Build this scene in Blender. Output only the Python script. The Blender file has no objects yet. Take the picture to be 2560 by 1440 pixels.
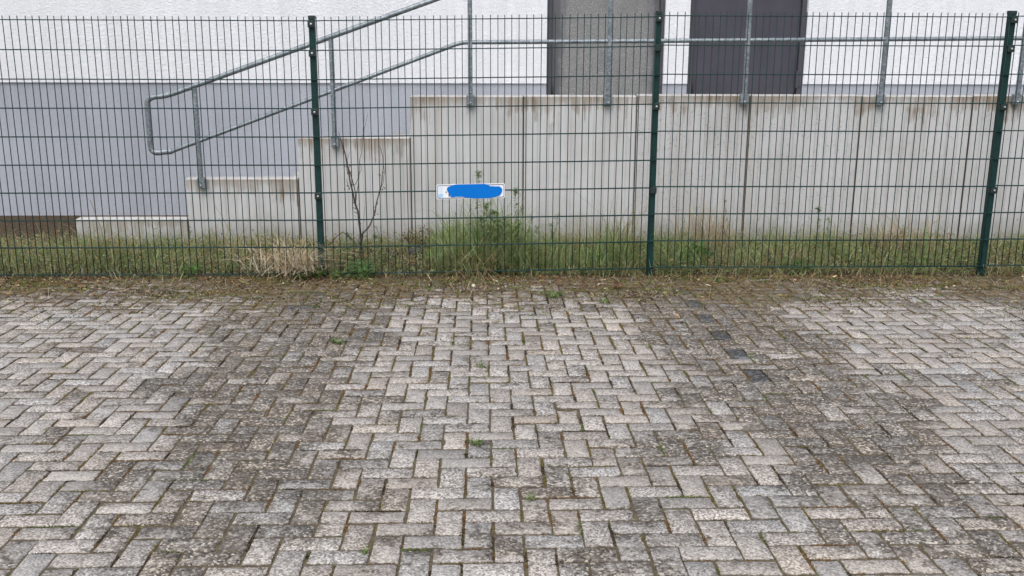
import bpy, math, random
import numpy as np
from mathutils import Vector, Matrix

random.seed(7)
rng = np.random.default_rng(11)
scene = bpy.context.scene
col = scene.collection
R = math.radians

# ------------------------------------------------------------------ camera
F_PX, PITCH, YAW, ROLL, EYE = 2623.7, 0.2584, 0.0296, 0.0041, 1.8935
fw = np.array([math.sin(YAW) * math.cos(PITCH), math.cos(YAW) * math.cos(PITCH), -math.sin(PITCH)])
r0 = np.array([math.cos(YAW), -math.sin(YAW), 0.0])
u0 = np.cross(r0, fw)
rv = r0 * math.cos(ROLL) + u0 * math.sin(ROLL)
uv = -r0 * math.sin(ROLL) + u0 * math.cos(ROLL)
eye = np.array([0.0, 0.0, EYE])
cam_d = bpy.data.cameras.new('camera')
cam = bpy.data.objects.new('camera', cam_d)
col.objects.link(cam)
cam.matrix_world = Matrix(((rv[0], uv[0], -fw[0], 0), (rv[1], uv[1], -fw[1], 0), (rv[2], uv[2], -fw[2], EYE), (0, 0, 0, 1)))
cam_d.sensor_width = 36
cam_d.lens = F_PX * 36 / 2560
cam_d.clip_end = 500
cam_d.clip_start = 0.05
scene.camera = cam

# ------------------------------------------------------------------ sky, sun, exposure
SUN_EL, SUN_AZ = R(58), R(200)          # overcast: soft light from high behind the camera
world = bpy.data.worlds.new('World')
scene.world = world
world.use_nodes = True
wn, wl = world.node_tree.nodes, world.node_tree.links
bg = wn['Background']
sky = wn.new('ShaderNodeTexSky')
sky.sky_type = 'NISHITA'
sky.sun_disc = False
sky.sun_elevation = SUN_EL
sky.sun_rotation = SUN_AZ
sky.air_density = 1.0
sky.dust_density = 3.0
hs = wn.new('ShaderNodeHueSaturation')
hs.inputs['Saturation'].default_value = 0.42
wl.new(sky.outputs[0], hs.inputs['Color'])
wl.new(hs.outputs[0], bg.inputs['Color'])
bg.inputs['Strength'].default_value = 0.14
sun_d = bpy.data.lights.new('sun', 'SUN')
sun_d.energy = 1.4
sun_d.angle = R(50)
sun_d.color = (1.0, 0.96, 0.9)
sun = bpy.data.objects.new('sun', sun_d)
col.objects.link(sun)
sd = Vector((math.sin(SUN_AZ) * math.cos(SUN_EL), math.cos(SUN_AZ) * math.cos(SUN_EL), math.sin(SUN_EL)))
sun.rotation_euler = sd.to_track_quat('Z', 'Y').to_euler()
vs = scene.view_settings
vs.view_transform = 'Standard'
vs.look = 'None'
vs.exposure = 0.57
vs.gamma = 1.0

# ------------------------------------------------------------------ measuring helpers
Y_FENCE, Y_WALL, Y_FAC, SLOPE = 7.51, 9.22, 10.60, -0.0453
def ray(px, py):
    return fw + rv * ((px - 1280) / F_PX) + uv * ((720 - py) / F_PX)
def at(px, py, Y):
    d = ray(px, py)
    return eye + d * (Y / d[1])
def pave_z(Y):
    return SLOPE * (Y - Y_FENCE)
def gnd(px, py):
    d = ray(px, py)
    t = (SLOPE * -Y_FENCE - EYE) / (d[2] - SLOPE * d[1])
    return eye + d * t
def project(P):
    d = np.asarray(P, float) - eye
    z = d @ fw
    return 1280 + F_PX * (d @ rv) / z, 720 - F_PX * (d @ uv) / z
def soil_z(Y):
    return -0.012 - 0.0647 * (np.asarray(Y) - 7.48)

# ------------------------------------------------------------------ mesh helpers
def tag(o, label=None, cat=None, group=None, kind=None):
    if label: o['label'] = label
    if cat: o['category'] = cat
    if group: o['group'] = group
    if kind: o['kind'] = kind
    return o

def empty(name, loc=(0, 0, 0)):
    o = bpy.data.objects.new(name, None)
    col.objects.link(o)
    o.location = loc
    o.empty_display_size = 0.1
    return o

def link(name, me, mat, parent=None, loc=None, smooth=False):
    o = bpy.data.objects.new(name, me)
    col.objects.link(o)
    if mat and not me.materials: me.materials.append(mat)
    if parent: o.parent = parent
    if loc is not None: o.location = loc
    if smooth: me.polygons.foreach_set('use_smooth', [True] * len(me.polygons))
    return o

def np_mesh(name, verts, faces, colors=None, attrs=None):
    """verts (N,3); faces list of int arrays (each (k,m)); colors per vertex (N,3)"""
    me = bpy.data.meshes.new(name)
    verts = np.asarray(verts, np.float32)
    loops, starts, tot, n = [], [], [], 0
    for f in faces:
        f = np.asarray(f, np.int32)
        if len(f) == 0: continue
        loops.append(f.ravel())
        starts.append(n + np.arange(len(f)) * f.shape[1])
        tot.append(np.full(len(f), f.shape[1]))
        n += f.size
    loops, starts, tot = map(np.concatenate, (loops, starts, tot))
    me.vertices.add(len(verts)); me.vertices.foreach_set('co', verts.ravel())
    me.loops.add(len(loops)); me.loops.foreach_set('vertex_index', loops.astype(np.int32))
    me.polygons.add(len(starts))
    me.polygons.foreach_set('loop_start', starts.astype(np.int32))
    me.polygons.foreach_set('loop_total', tot.astype(np.int32))
    me.update(calc_edges=True)
    if colors is not None:
        a = me.color_attributes.new('Col', 'FLOAT_COLOR', 'POINT')
        c = np.ones((len(verts), 4), np.float32); c[:, :3] = colors
        a.data.foreach_set('color', c.ravel())
    for k, v in (attrs or {}).items():
        a = me.attributes.new(k, 'FLOAT', 'POINT')
        a.data.foreach_set('value', np.asarray(v, np.float32))
    me.validate()
    return me

class MB:
    def __init__(s): s.v, s.f = [], []
    def box(s, x0, x1, y0, y1, z0, z1, b=0.0):
        n = len(s.v)
        if b <= 0:
            for z in (z0, z1):
                s.v += [(x0, y0, z), (x1, y0, z), (x1, y1, z), (x0, y1, z)]
            s.f += [tuple(n + i for i in q) for q in ((0, 3, 2, 1), (4, 5, 6, 7), (0, 1, 5, 4), (1, 2, 6, 5), (2, 3, 7, 6), (3, 0, 4, 7))]
        else:
            lev = [(z0, b), (z0 + b, 0), (z1 - b, 0), (z1, b)]
            for z, i in lev:
                c = b if i == 0 else 2 * b
                a0, a1, d0, d1 = x0 + i, x1 - i, y0 + i, y1 - i
                s.v += [(a0 + b, d0, z), (a1 - b, d0, z), (a1, d0 + b, z), (a1, d1 - b, z), (a1 - b, d1, z), (a0 + b, d1, z), (a0, d1 - b, z), (a0, d0 + b, z)]
            for k in range(3):
                for j in range(8):
                    j2 = (j + 1) % 8
                    s.f.append((n + k * 8 + j, n + k * 8 + j2, n + (k + 1) * 8 + j2, n + (k + 1) * 8 + j))
            s.f.append(tuple(n + i for i in range(7, -1, -1)))
            s.f.append(tuple(n + 24 + i for i in range(8)))
        return s
    def tube(s, pts, rad, sides=8, cap=True):
        pts = [Vector(p) for p in pts]
        if not hasattr(rad, '__len__'): rad = [rad] * len(pts)
        n = len(s.v)
        ref = None
        for i, p in enumerate(pts):
            t = (pts[min(i + 1, len(pts) - 1)] - pts[max(i - 1, 0)]).normalized()
            if ref is None:
                ref = Vector((0, 1, 0)) if abs(t.y) < 0.9 else Vector((1, 0, 0))
            a = (ref - t * ref.dot(t)).normalized(); b = t.cross(a); ref = a
            for k in range(sides):
                q = 2 * math.pi * k / sides
                s.v.append(tuple(p + (a * math.cos(q) + b * math.sin(q)) * rad[i]))
        for i in range(len(pts) - 1):
            for k in range(sides):
                k2 = (k + 1) % sides
                s.f.append((n + i * sides + k, n + i * sides + k2, n + (i + 1) * sides + k2, n + (i + 1) * sides + k))
        if cap:
            s.f.append(tuple(n + k for k in range(sides - 1, -1, -1)))
            m = n + (len(pts) - 1) * sides
            s.f.append(tuple(m + k for k in range(sides)))
        return s
    def dome(s, c, r, h, axis=(0, -1, 0), sides=10):
        """bolt head: short cylinder with rounded top along axis"""
        c = Vector(c); ax = Vector(axis)
        s.tube([c, c + ax * h * 0.5, c + ax * h * 0.85, c + ax * h], [r, r, r * 0.75, r * 0.3], sides)
        return s
    def prism(s, outline, y0, y1):
        """outline in x,z; front face at y0 (toward the camera)"""
        n = len(s.v); m = len(outline)
        s.v += [(x, y0, z) for x, z in outline] + [(x, y1, z) for x, z in outline]
        s.f.append(tuple(n + i for i in range(m)))
        s.f.append(tuple(n + m + i for i in range(m - 1, -1, -1)))
        for i in range(m):
            j = (i + 1) % m
            s.f.append((n + j, n + i, n + m + i, n + m + j))
        return s
    def mesh(s, name):
        me = bpy.data.meshes.new(name)
        me.from_pydata(s.v, [], s.f)
        me.update()
        return me
    def build(s, name, mat, parent=None, loc=None, smooth=False):
        return link(name, s.mesh(name), mat, parent, loc, smooth)

def auto_smooth(o):
    o.data.polygons.foreach_set('use_smooth', [True] * len(o.data.polygons))
    m = o.modifiers.new('edge', 'EDGE_SPLIT'); m.split_angle = R(35)
    return o

# ------------------------------------------------------------------ materials
class NT:
    def __init__(s, name):
        s.m = bpy.data.materials.new(name); s.m.use_nodes = True
        s.n, s.l = s.m.node_tree.nodes, s.m.node_tree.links
        s.b = s.n['Principled BSDF']
        s._pos = None
    def add(s, t, **kw):
        x = s.n.new(t)
        for k, v in kw.items():
            if k.startswith('_'): setattr(x, k[1:], v)
            else: x.inputs[k.replace('__', ' ')].default_value = v
        return x
    def pos(s):
        if s._pos is None: s._pos = s.n.new('ShaderNodeNewGeometry').outputs['Position']
        return s._pos
    def mapped(s, scale):
        m = s.add('ShaderNodeMapping'); m.inputs['Scale'].default_value = scale
        s.l.new(s.pos(), m.inputs['Vector']); return m.outputs[0]
    def noise(s, scale, detail=4, rough=0.55, vec=None, dist=0.0):
        x = s.add('ShaderNodeTexNoise', Scale=scale, Detail=detail, Roughness=rough, Distortion=dist)
        s.l.new(vec if vec is not None else s.pos(), x.inputs['Vector']); return x.outputs['Fac']
    def vor(s, scale, vec=None, feature='F1'):
        x = s.add('ShaderNodeTexVoronoi', Scale=scale); x.feature = feature
        s.l.new(vec if vec is not None else s.pos(), x.inputs['Vector']); return x
    def ramp(s, fac, stops):
        x = s.n.new('ShaderNodeValToRGB'); e = x.color_ramp.elements
        while len(e) < len(stops): e.new(0.5)
        for q, (p, c) in zip(e, stops):
            q.position = p
            c = (c, c, c) if not hasattr(c, '__len__') else c
            q.color = (*c, 1)
        s.l.new(fac, x.inputs[0]); return x.outputs[0]
    def mix(s, fac, a, b, mode='MIX'):
        x = s.n.new('ShaderNodeMix'); x.data_type = 'RGBA'; x.blend_type = mode
        for sock, val in ((x.inputs[0], fac), (x.inputs[6], a), (x.inputs[7], b)):
            if hasattr(val, 'is_linked') or isinstance(val, bpy.types.NodeSocket): s.l.new(val, sock)
            elif hasattr(val, '__len__'): sock.default_value = (*val, 1)
            else: sock.default_value = val
        return x.outputs[2]
    def math(s, op, a, b=0.0, clamp=False):
        x = s.n.new('ShaderNodeMath'); x.operation = op; x.use_clamp = clamp
        for sock, val in zip(x.inputs, (a, b)):
            if isinstance(val, bpy.types.NodeSocket): s.l.new(val, sock)
            else: sock.default_value = val
        return x.outputs[0]
    def attr(s, name):
        x = s.n.new('ShaderNodeAttribute'); x.attribute_name = name; return x
    def base(s, c, rough=0.8, metal=0.0, spec=0.5):
        if isinstance(c, bpy.types.NodeSocket): s.l.new(c, s.b.inputs['Base Color'])
        else: s.b.inputs['Base Color'].default_value = (*c, 1)
        if isinstance(rough, bpy.types.NodeSocket): s.l.new(rough, s.b.inputs['Roughness'])
        else: s.b.inputs['Roughness'].default_value = rough
        s.b.inputs['Metallic'].default_value = metal
        s.b.inputs['Specular IOR Level'].default_value = spec
        return s
    def bump(s, h, dist, strength=1.0):
        x = s.add('ShaderNodeBump', Strength=strength, Distance=dist)
        s.l.new(h, x.inputs['Height']); s.l.new(x.outputs[0], s.b.inputs['Normal']); return s

def mat_paver():
    t = NT('exposed_aggregate_paver')
    tone, rnd, moss = t.attr('tone').outputs['Fac'], t.attr('rnd').outputs['Fac'], t.attr('moss').outputs['Fac']
    tint = t.attr('Col').outputs['Color']
    v = t.vor(115); v2 = t.vor(150)
    # worn pale skin against open dirty aggregate
    n1 = t.noise(9, 6, 0.65); n2 = t.noise(38, 4, 0.7)
    wear = t.math('ADD', t.math('MULTIPLY', t.math('SUBTRACT', n1, 0.5), 2.3), t.math('MULTIPLY', t.math('SUBTRACT', n2, 0.5), 1.8))
    wear = t.math('ADD', wear, tone)
    wmask = t.ramp(wear, [(0.25, 0.0), (0.66, 1.0)])
    sep = t.n.new('ShaderNodeSeparateColor'); t.l.new(v.outputs['Color'], sep.inputs[0])
    stone = t.ramp(sep.outputs[0], [(0.0, (0.035, 0.030, 0.026)), (0.35, (0.088, 0.078, 0.069)), (0.62, (0.155, 0.138, 0.122)), (0.82, (0.25, 0.225, 0.198)), (0.94, (0.48, 0.44, 0.39))])
    sep2 = t.n.new('ShaderNodeSeparateColor'); t.l.new(v2.outputs['Color'], sep2.inputs[0])
    pale = t.ramp(sep2.outputs[1], [(0.0, (0.055, 0.048, 0.043)), (0.22, (0.14, 0.127, 0.117)), (0.5, (0.31, 0.288, 0.27)), (0.75, (0.50, 0.475, 0.455)), (1.0, (0.64, 0.62, 0.60))])
    # some faces are worn smooth: their grain is weaker
    pale = t.mix(t.math('ADD', t.math('MULTIPLY', rnd, 0.45), 0.28), pale, (0.295, 0.277, 0.262))
    stone = t.mix(t.math('ADD', t.math('MULTIPLY', rnd, 0.30), 0.12), stone, (0.132, 0.120, 0.109))
    c = t.mix(wmask, stone, pale)
    c = t.mix(1.0, c, tint, 'MULTIPLY')
    # moss and litter ground into the surface
    m1 = t.noise(16, 5, 0.7)
    mm = t.math('ADD', t.math('MULTIPLY', t.math('SUBTRACT', m1, 0.5), 2.8), moss)
    mmask = t.ramp(mm, [(0.45, 0.0), (0.72, 0.85)])
    mcol = t.ramp(t.noise(42, 5, 0.8), [(0.30, (0.022, 0.015, 0.009)), (0.42, (0.085, 0.058, 0.032)), (0.50, (0.135, 0.092, 0.048)), (0.57, (0.10, 0.102, 0.048)), (0.66, (0.19, 0.16, 0.11)), (0.78, (0.33, 0.29, 0.23))])
    c = t.mix(mmask, c, mcol)
    h = t.math('ADD', t.math('MULTIPLY', v.outputs['Distance'], -0.9), t.math('MULTIPLY', t.noise(60, 4), 0.8))
    return t.base(c, 0.88, spec=0.25).bump(h, 0.004, 0.8).m

def mat_soil(name, stops, scale=22):
    t = NT(name)
    c = t.ramp(t.noise(scale, 6, 0.7), stops)
    return t.base(c, 0.95, spec=0.15).bump(t.noise(90, 4), 0.006).m

def mat_plain(name, c, rough=0.6, metal=0.0, var=0.15, scale=30, bump=0.0, spec=0.5):
    t = NT(name)
    n = t.noise(scale, 4)
    a = tuple(x * (1 - var) for x in c); b = tuple(min(1, x * (1 + var)) for x in c)
    t.base(t.ramp(n, [(0.3, a), (0.7, b)]), rough, metal, spec)
    if bump: t.bump(t.noise(scale * 3, 3), bump)
    return t.m

def mat_vertex(name, rough=0.7, spec=0.25, trans=0.0):
    t = NT(name)
    c = t.attr('Col').outputs['Color']
    t.base(c, rough, spec=spec)
    if trans:
        out = t.n['Material Output']
        tr = t.n.new('ShaderNodeBsdfTranslucent'); t.l.new(c, tr.inputs['Color'])
        mx = t.n.new('ShaderNodeMixShader'); mx.inputs[0].default_value = trans
        t.l.new(t.b.outputs[0], mx.inputs[1]); t.l.new(tr.outputs[0], mx.inputs[2])
        t.l.new(mx.outputs[0], out.inputs[0])
    return t.m

def mat_concrete():
    t = NT('cast_concrete')
    down = t.attr('below_top').outputs['Fac']; rnd = t.attr('rnd').outputs['Fac']; pit = t.attr('pits').outputs['Fac']
    blot = t.noise(2.2, 5, 0.6)
    streak = t.noise(1.0, 5, 0.6, t.mapped((17, 17, 0.5)))
    c = t.ramp(t.math('ADD', t.math('MULTIPLY', blot, 0.5), t.math('MULTIPLY', streak, 0.5)),
               [(0.33, (0.415, 0.412, 0.41)), (0.5, (0.495, 0.496, 0.503)), (0.66, (0.55, 0.555, 0.57))])
    # board seams, thin vertical lines
    wv = t.n.new('ShaderNodeTexWave'); wv.wave_type = 'BANDS'; wv.bands_direction = 'X'
    wv.inputs['Scale'].default_value = 3.2; wv.inputs['Distortion'].default_value = 0.4; wv.inputs['Detail'].default_value = 1
    t.l.new(t.mapped((1, 1, 0.02)), wv.inputs['Vector'])
    seam = t.ramp(wv.outputs['Fac'], [(0.0, 0.82), (0.06, 1.0)])
    c = t.mix(1.0, c, seam, 'MULTIPLY')
    # rust brown run-off below the top edge, broken into streaks
    s2 = t.noise(1.0, 4, 0.65, t.mapped((38, 38, 1.3)))
    s3 = t.noise(3.0, 3, 0.6)
    length = t.math('ADD', t.math('MULTIPLY', t.math('POWER', t.math('MULTIPLY', s2, s3), 2.6), 2.9), t.math('MULTIPLY', s3, 0.078))
    reach = t.math('SUBTRACT', length, down)
    stain = t.ramp(reach, [(0.0, 0.0), (0.05, 0.40), (0.2, 0.85)])
    sn = t.n.new('ShaderNodeSeparateXYZ'); t.l.new(t.n.new('ShaderNodeNewGeometry').outputs['Normal'], sn.inputs[0])
    stain = t.math('MULTIPLY', stain, t.ramp(sn.outputs['Z'], [(0.3, 1.0), (0.8, 0.22)]))      # run-off starts below the washed top face
    c = t.mix(stain, c, t.ramp(s2, [(0.3, (0.26, 0.20, 0.13)), (0.7, (0.15, 0.10, 0.055))]))
    # pale long run marks
    run = t.ramp(t.noise(1.0, 3, 0.5, t.mapped((9, 9, 0.22))), [(0.60, 0.0), (0.75, 0.28)])
    c = t.mix(run, c, (0.34, 0.29, 0.22))
    # green grey foot
    foot = t.ramp(t.math('ADD', t.math('MULTIPLY', t.noise(5, 4), 0.35), t.attr('above_foot').outputs['Fac']), [(0.16, 0.75), (0.42, 0.0)])
    c = t.mix(foot, c, (0.25, 0.245, 0.205))
    # air holes and black algae specks
    pv = t.vor(85); pn = t.noise(5, 4, 0.7)
    sep = t.n.new('ShaderNodeSeparateColor'); t.l.new(pv.outputs['Color'], sep.inputs[0])
    size = t.math('MULTIPLY', t.math('MULTIPLY', sep.outputs[0], sep.outputs[0]), t.math('MULTIPLY', t.math('MULTIPLY', pn, 0.85), pit))
    hole = t.math('LESS_THAN', pv.outputs['Distance'], size)
    c = t.mix(t.math('MULTIPLY', hole, 0.72), c, (0.10, 0.095, 0.09))
    c = t.mix(1.0, c, t.attr('Col').outputs['Color'], 'MULTIPLY')
    h = t.math('SUBTRACT', t.math('ADD', t.noise(40, 5), t.math('MULTIPLY', seam, 0.5)), t.math('MULTIPLY', hole, 0.8))
    return t.base(c, 0.85, spec=0.25).bump(h, 0.004, 0.7).m

def mat_render(name, c, var, grain):
    t = NT(name)
    n = t.noise(1.3, 4, 0.5)
    a = tuple(x * (1 - var) for x in c)
    cc = t.ramp(n, [(0.3, a), (0.7, c)])
    streak = t.ramp(t.noise(1.0, 4, 0.6, t.mapped((14, 14, 0.4))), [(0.35, 0.93), (0.6, 1.0)])
    cc = t.mix(1.0, cc, streak, 'MULTIPLY')
    gr_ = t.noise(70, 3, 0.7)
    cc = t.mix(1.0, cc, t.ramp(gr_, [(0.32, 0.88), (0.55, 1.0)]), 'MULTIPLY')
    h = t.math('ADD', gr_, t.math('MULTIPLY', t.noise(38, 3, 0.6), 0.9))
    return t.base(cc, 0.9, spec=0.2).bump(h, grain, 1.0).m

def mat_galv():
    t = NT('galvanised_steel')
    v = t.vor(70)
    sep = t.n.new('ShaderNodeSeparateColor'); t.l.new(v.outputs['Color'], sep.inputs[0])
    c = t.ramp(t.math('ADD', t.math('MULTIPLY', sep.outputs[0], 0.4), t.math('MULTIPLY', t.noise(8, 4), 0.6)), [(0.25, (0.13, 0.155, 0.175)), (0.55, (0.21, 0.24, 0.265)), (0.8, (0.36, 0.39, 0.42))])
    return t.base(c, 0.52, 0.55).bump(t.noise(60, 3), 0.001, 0.4).m

def mat_door_weathered():
    t = NT('weathered_grey_door')
    dirt = t.attr('dirt').outputs['Fac']
    sp = t.noise(120, 3, 0.8)
    bands = t.noise(1.0, 4, 0.6, t.mapped((9, 9, 0.35)))
    cloud = t.noise(3.2, 5, 0.6)
    c0 = t.ramp(cloud, [(0.3, (0.080, 0.082, 0.092)), (0.7, (0.115, 0.116, 0.128))])
    crust = t.ramp(sp, [(0.33, (0.085, 0.086, 0.090)), (0.50, (0.22, 0.22, 0.218)), (0.66, (0.42, 0.42, 0.41))])
    m = t.math('ADD', t.math('MULTIPLY', t.math('SUBTRACT', bands, 0.5), 1.6), t.math('MULTIPLY', t.math('SUBTRACT', cloud, 0.5), 0.9))
    m = t.ramp(t.math('ADD', m, dirt), [(0.25, 0.0), (0.75, 0.72)])
    c = t.mix(m, c0, crust)
    return t.base(c, 0.6, spec=0.35).bump(sp, 0.0015, 0.5).m

M = {}
M['paver'] = mat_paver()
M['bed'] = mat_soil('joint_soil', [(0.3, (0.055, 0.044, 0.032)), (0.5, (0.105, 0.083, 0.055)), (0.62, (0.12, 0.11, 0.06)), (0.75, (0.18, 0.15, 0.11))], 30)
M['soil'] = mat_soil('dark_soil', [(0.3, (0.030, 0.022, 0.015)), (0.55, (0.065, 0.046, 0.030)), (0.75, (0.11, 0.085, 0.055))], 14)
M['green'] = mat_plain('green_coated_steel', (0.0035, 0.029, 0.0275), 0.55, 0.0, 0.3, 40, 0.0, 0.3)
M['green_cap'] = mat_plain('dark_plastic', (0.008, 0.022, 0.021), 0.5, 0.0, 0.2, 40)
M['bolt'] = mat_plain('bright_steel', (0.62, 0.62, 0.60), 0.32, 0.9, 0.12, 80)
M['galv'] = mat_galv()
M['concrete'] = mat_concrete()
M['joint'] = mat_soil('stained_joint', [(0.3, (0.05, 0.038, 0.026)), (0.7, (0.12, 0.095, 0.07))], 12)
M['white'] = mat_render('white_roughcast', (0.80, 0.815, 0.862), 0.05, 0.010)
M['plinth'] = mat_render('grey_plinth_plaster', (0.40, 0.422, 0.478), 0.16, 0.004)
M['door_w'] = mat_door_weathered()
M['door_d'] = mat_plain('dark_door_paint', (0.050, 0.047, 0.063), 0.42, 0.0, 0.14, 5, 0.001)
M['frame'] = mat_plain('dark_frame_paint', (0.058, 0.058, 0.070), 0.45, 0.0, 0.1, 12)
M['stair'] = mat_plain('stair_concrete', (0.36, 0.35, 0.335), 0.85, 0.0, 0.2, 6, 0.003)
M['plate'] = mat_plain('plate_white', (0.78, 0.80, 0.83), 0.35, 0.0, 0.03, 20)
M['plate_rim'] = mat_plain('plate_rim_grey', (0.16, 0.19, 0.25), 0.45, 0.0, 0.2, 60)
M['plate_blue'] = mat_plain('faded_blue_field', (0.38, 0.56, 0.80), 0.4, 0.0, 0.2, 70)
M['plate_pale'] = mat_plain('bleached_field', (0.66, 0.72, 0.82), 0.4, 0.0, 0.05, 70)
M['plate_ink'] = mat_plain('faded_black_ink', (0.07, 0.07, 0.10), 0.5, 0.0, 0.2, 60)
M['blue'] = mat_plain('redaction_blue', (0.0, 0.150, 0.56), 0.6, 0.0, 0.03, 25, 0.0, 0.15)
M['leaf'] = mat_vertex('leaf_green', 0.55, 0.3, 0.5)
M['grass'] = mat_vertex('grass_blades', 0.65, 0.2, 0.35)
M['straw'] = mat_vertex('dry_straw', 0.75, 0.2, 0.1)
M['litter'] = mat_vertex('dry_litter', 0.9, 0.1)
M['moss'] = mat_vertex('moss', 0.95, 0.05)
M['twig'] = mat_plain('dead_wood', (0.085, 0.062, 0.048), 0.8, 0.0, 0.35, 50, 0.002)
M['stem'] = mat_plain('green_stem', (0.22, 0.27, 0.11), 0.6, 0.0, 0.25, 30)
M['rock'] = mat_plain('dark_rubble', (0.055, 0.055, 0.06), 0.85, 0.0, 0.4, 40, 0.005)

# ================================================================== GROUND
xs = np.concatenate([np.linspace(-90, -8, 12), np.linspace(-7, 8, 76), np.linspace(9, 90, 12)])
ys = np.concatenate([np.linspace(-90, -2, 10), np.linspace(-1, 7.40, 20), [7.455], np.linspace(7.50, 9.3, 30), np.linspace(9.6, 12, 6), np.linspace(20, 120, 8)])
GX, GY = np.meshgrid(xs, ys)
GZ = np.where(GY < 7.44, np.where(GY > -3, pave_z(GY) - 0.10, pave_z(-3.0) - 0.10), np.where(GY < 9.4, soil_z(GY), soil_z(9.4)))
bm = (GY > 7.47) & (GY < 9.3) & (GX > -8) & (GX < 9)
GZ = GZ + np.where(bm, 0.018 * np.sin(GX * 9.1 + GY * 4) * np.sin(GY * 11.3 + GX * 2.2) + 0.01 * rng.standard_normal(GX.shape), 0)
nx = len(xs)
ii, jj = np.meshgrid(np.arange(len(xs) - 1), np.arange(len(ys) - 1))
a = (jj * nx + ii).ravel()
ground = link('ground', np_mesh('ground', np.stack([GX, GY, GZ], -1).reshape(-1, 3), [np.stack([a, a + 1, a + nx + 1, a + nx], -1)]), M['soil'], smooth=True)
tag(ground, 'bare dark soil strip between the fence and the concrete wall', 'ground', kind='structure')

# ================================================================== PAVING
U, GX0, GY0 = 0.1, 0.1349, 3.0871
PX0, PX1, PY0, PY1 = -5.6, 6.2, 0.6, 7.46
bed = MB()
nb = len(bed.v)
yy = [-3.0, PY0, PY1]
bed.v += [(x, y, pave_z(y) - 0.0045) for y in yy for x in (-8.0, 9.0)]
bed.f += [(0, 1, 3, 2), (2, 3, 5, 4)]
paving = bed.build('paving', M['bed'])
tag(paving, 'herringbone paved parking bay of pale worn concrete pavers', 'paving', kind='structure')

DARK_PX = [(1385, 1195, 55, 1.0), (1210, 1225, 60, .8), (965, 1255, 55, .8), (1190, 1345, 55, .9), (1272, 1362, 55, 1.0), (1590, 1290, 90, .8), (1650, 1115, 95, .9),
           (1770, 1130, 70, .8), (1430, 1235, 45, .6), (1480, 1375, 70, .8), (1352, 1300, 60, .6), (1180, 1070, 40, .7), (880, 1140, 80, .7), (780, 1180, 80, .8), (1060, 1350, 60, .7),
           (960, 1340, 60, .6), (1640, 1400, 60, .5), (1250, 1195, 40, .6), (1120, 1050, 45, .5), (1760, 1090, 60, .5), (1150, 900, 40, .6), (1010, 1000, 30, .4), (1440, 930, 40, .5), (1400, 1130, 40, .4)]
DARK = [(*gnd(x, y)[:2], r / 620.0 * gnd(x, y)[1] / 4.0, s) for x, y, r, s in DARK_PX]
L1, L2 = gnd(985, 770), gnd(850, 1080)
Q1, Q2 = gnd(1560, 790), gnd(1760, 990)
PITCHX = 2.55
def hash01(a, b):
    v = math.sin(a * 127.1 + b * 311.7) * 43758.5453
    return v - math.floor(v)
def smooth(e0, e1, v):
    t = min(1, max(0, (v - e0) / (e1 - e0))); return t * t * (3 - 2 * t)
def bay(x, y):
    best = 0
    for k in (-2, -1, 0, 1, 2):
        xx = x - k * PITCHX
        xl = L1[0] + (L2[0] - L1[0]) * (y - L1[1]) / (L2[1] - L1[1])
        xr = Q1[0] + (Q2[0] - Q1[0]) * (y - Q1[1]) / (Q2[1] - Q1[1])
        wob = 0.10 * math.sin(y * 5.1 + k) + 0.06 * math.sin(y * 11.7 + 2 * k)
        best = max(best, smooth(-0.12, 0.10, xx - xl + wob) * smooth(-0.18, 0.14, xr + wob - xx))
    return best
def tone_at(x, y):
    b = bay(x, y)
    if y < 3.9:                                   # the foot of the bay: wear spreads across
        b = max(b, smooth(4.0, 3.3, y) * 0.56)
    v = 0.09 + 0.70 * b
    v -= 0.55 * smooth(6.25, 7.0, y + 0.12 * math.sin(x * 4.3) + 0.07 * math.sin(x * 9.7))
    for dx, dy, r, s in DARK:
        q = ((x - dx) ** 2 + ((y - dy) * 0.75) ** 2) / (r * r)
        if q < 4: v -= 0.80 * s * math.exp(-q * 1.2)
    return v
def moss_at(x, y):
    v = 0.62 * smooth(5.8, 7.2, y + 0.16 * math.sin(x * 3.1 + 1) + 0.1 * math.sin(x * 8.3))
    v += 0.18 * (1 - bay(x, y)) * smooth(5.2, 6.6, y)
    return v

def ring(hx, hy, nl, ns):
    p = []
    for i in range(nl): p.append((-hx + 2 * hx * i / nl, -hy, 0))
    for i in range(ns): p.append((hx, -hy + 2 * hy * i / ns, 1))
    for i in range(nl): p.append((hx - 2 * hx * i / nl, hy, 0))
    for i in range(ns): p.append((-hx, hy - 2 * hy * i / ns, 1))
    return p

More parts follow.
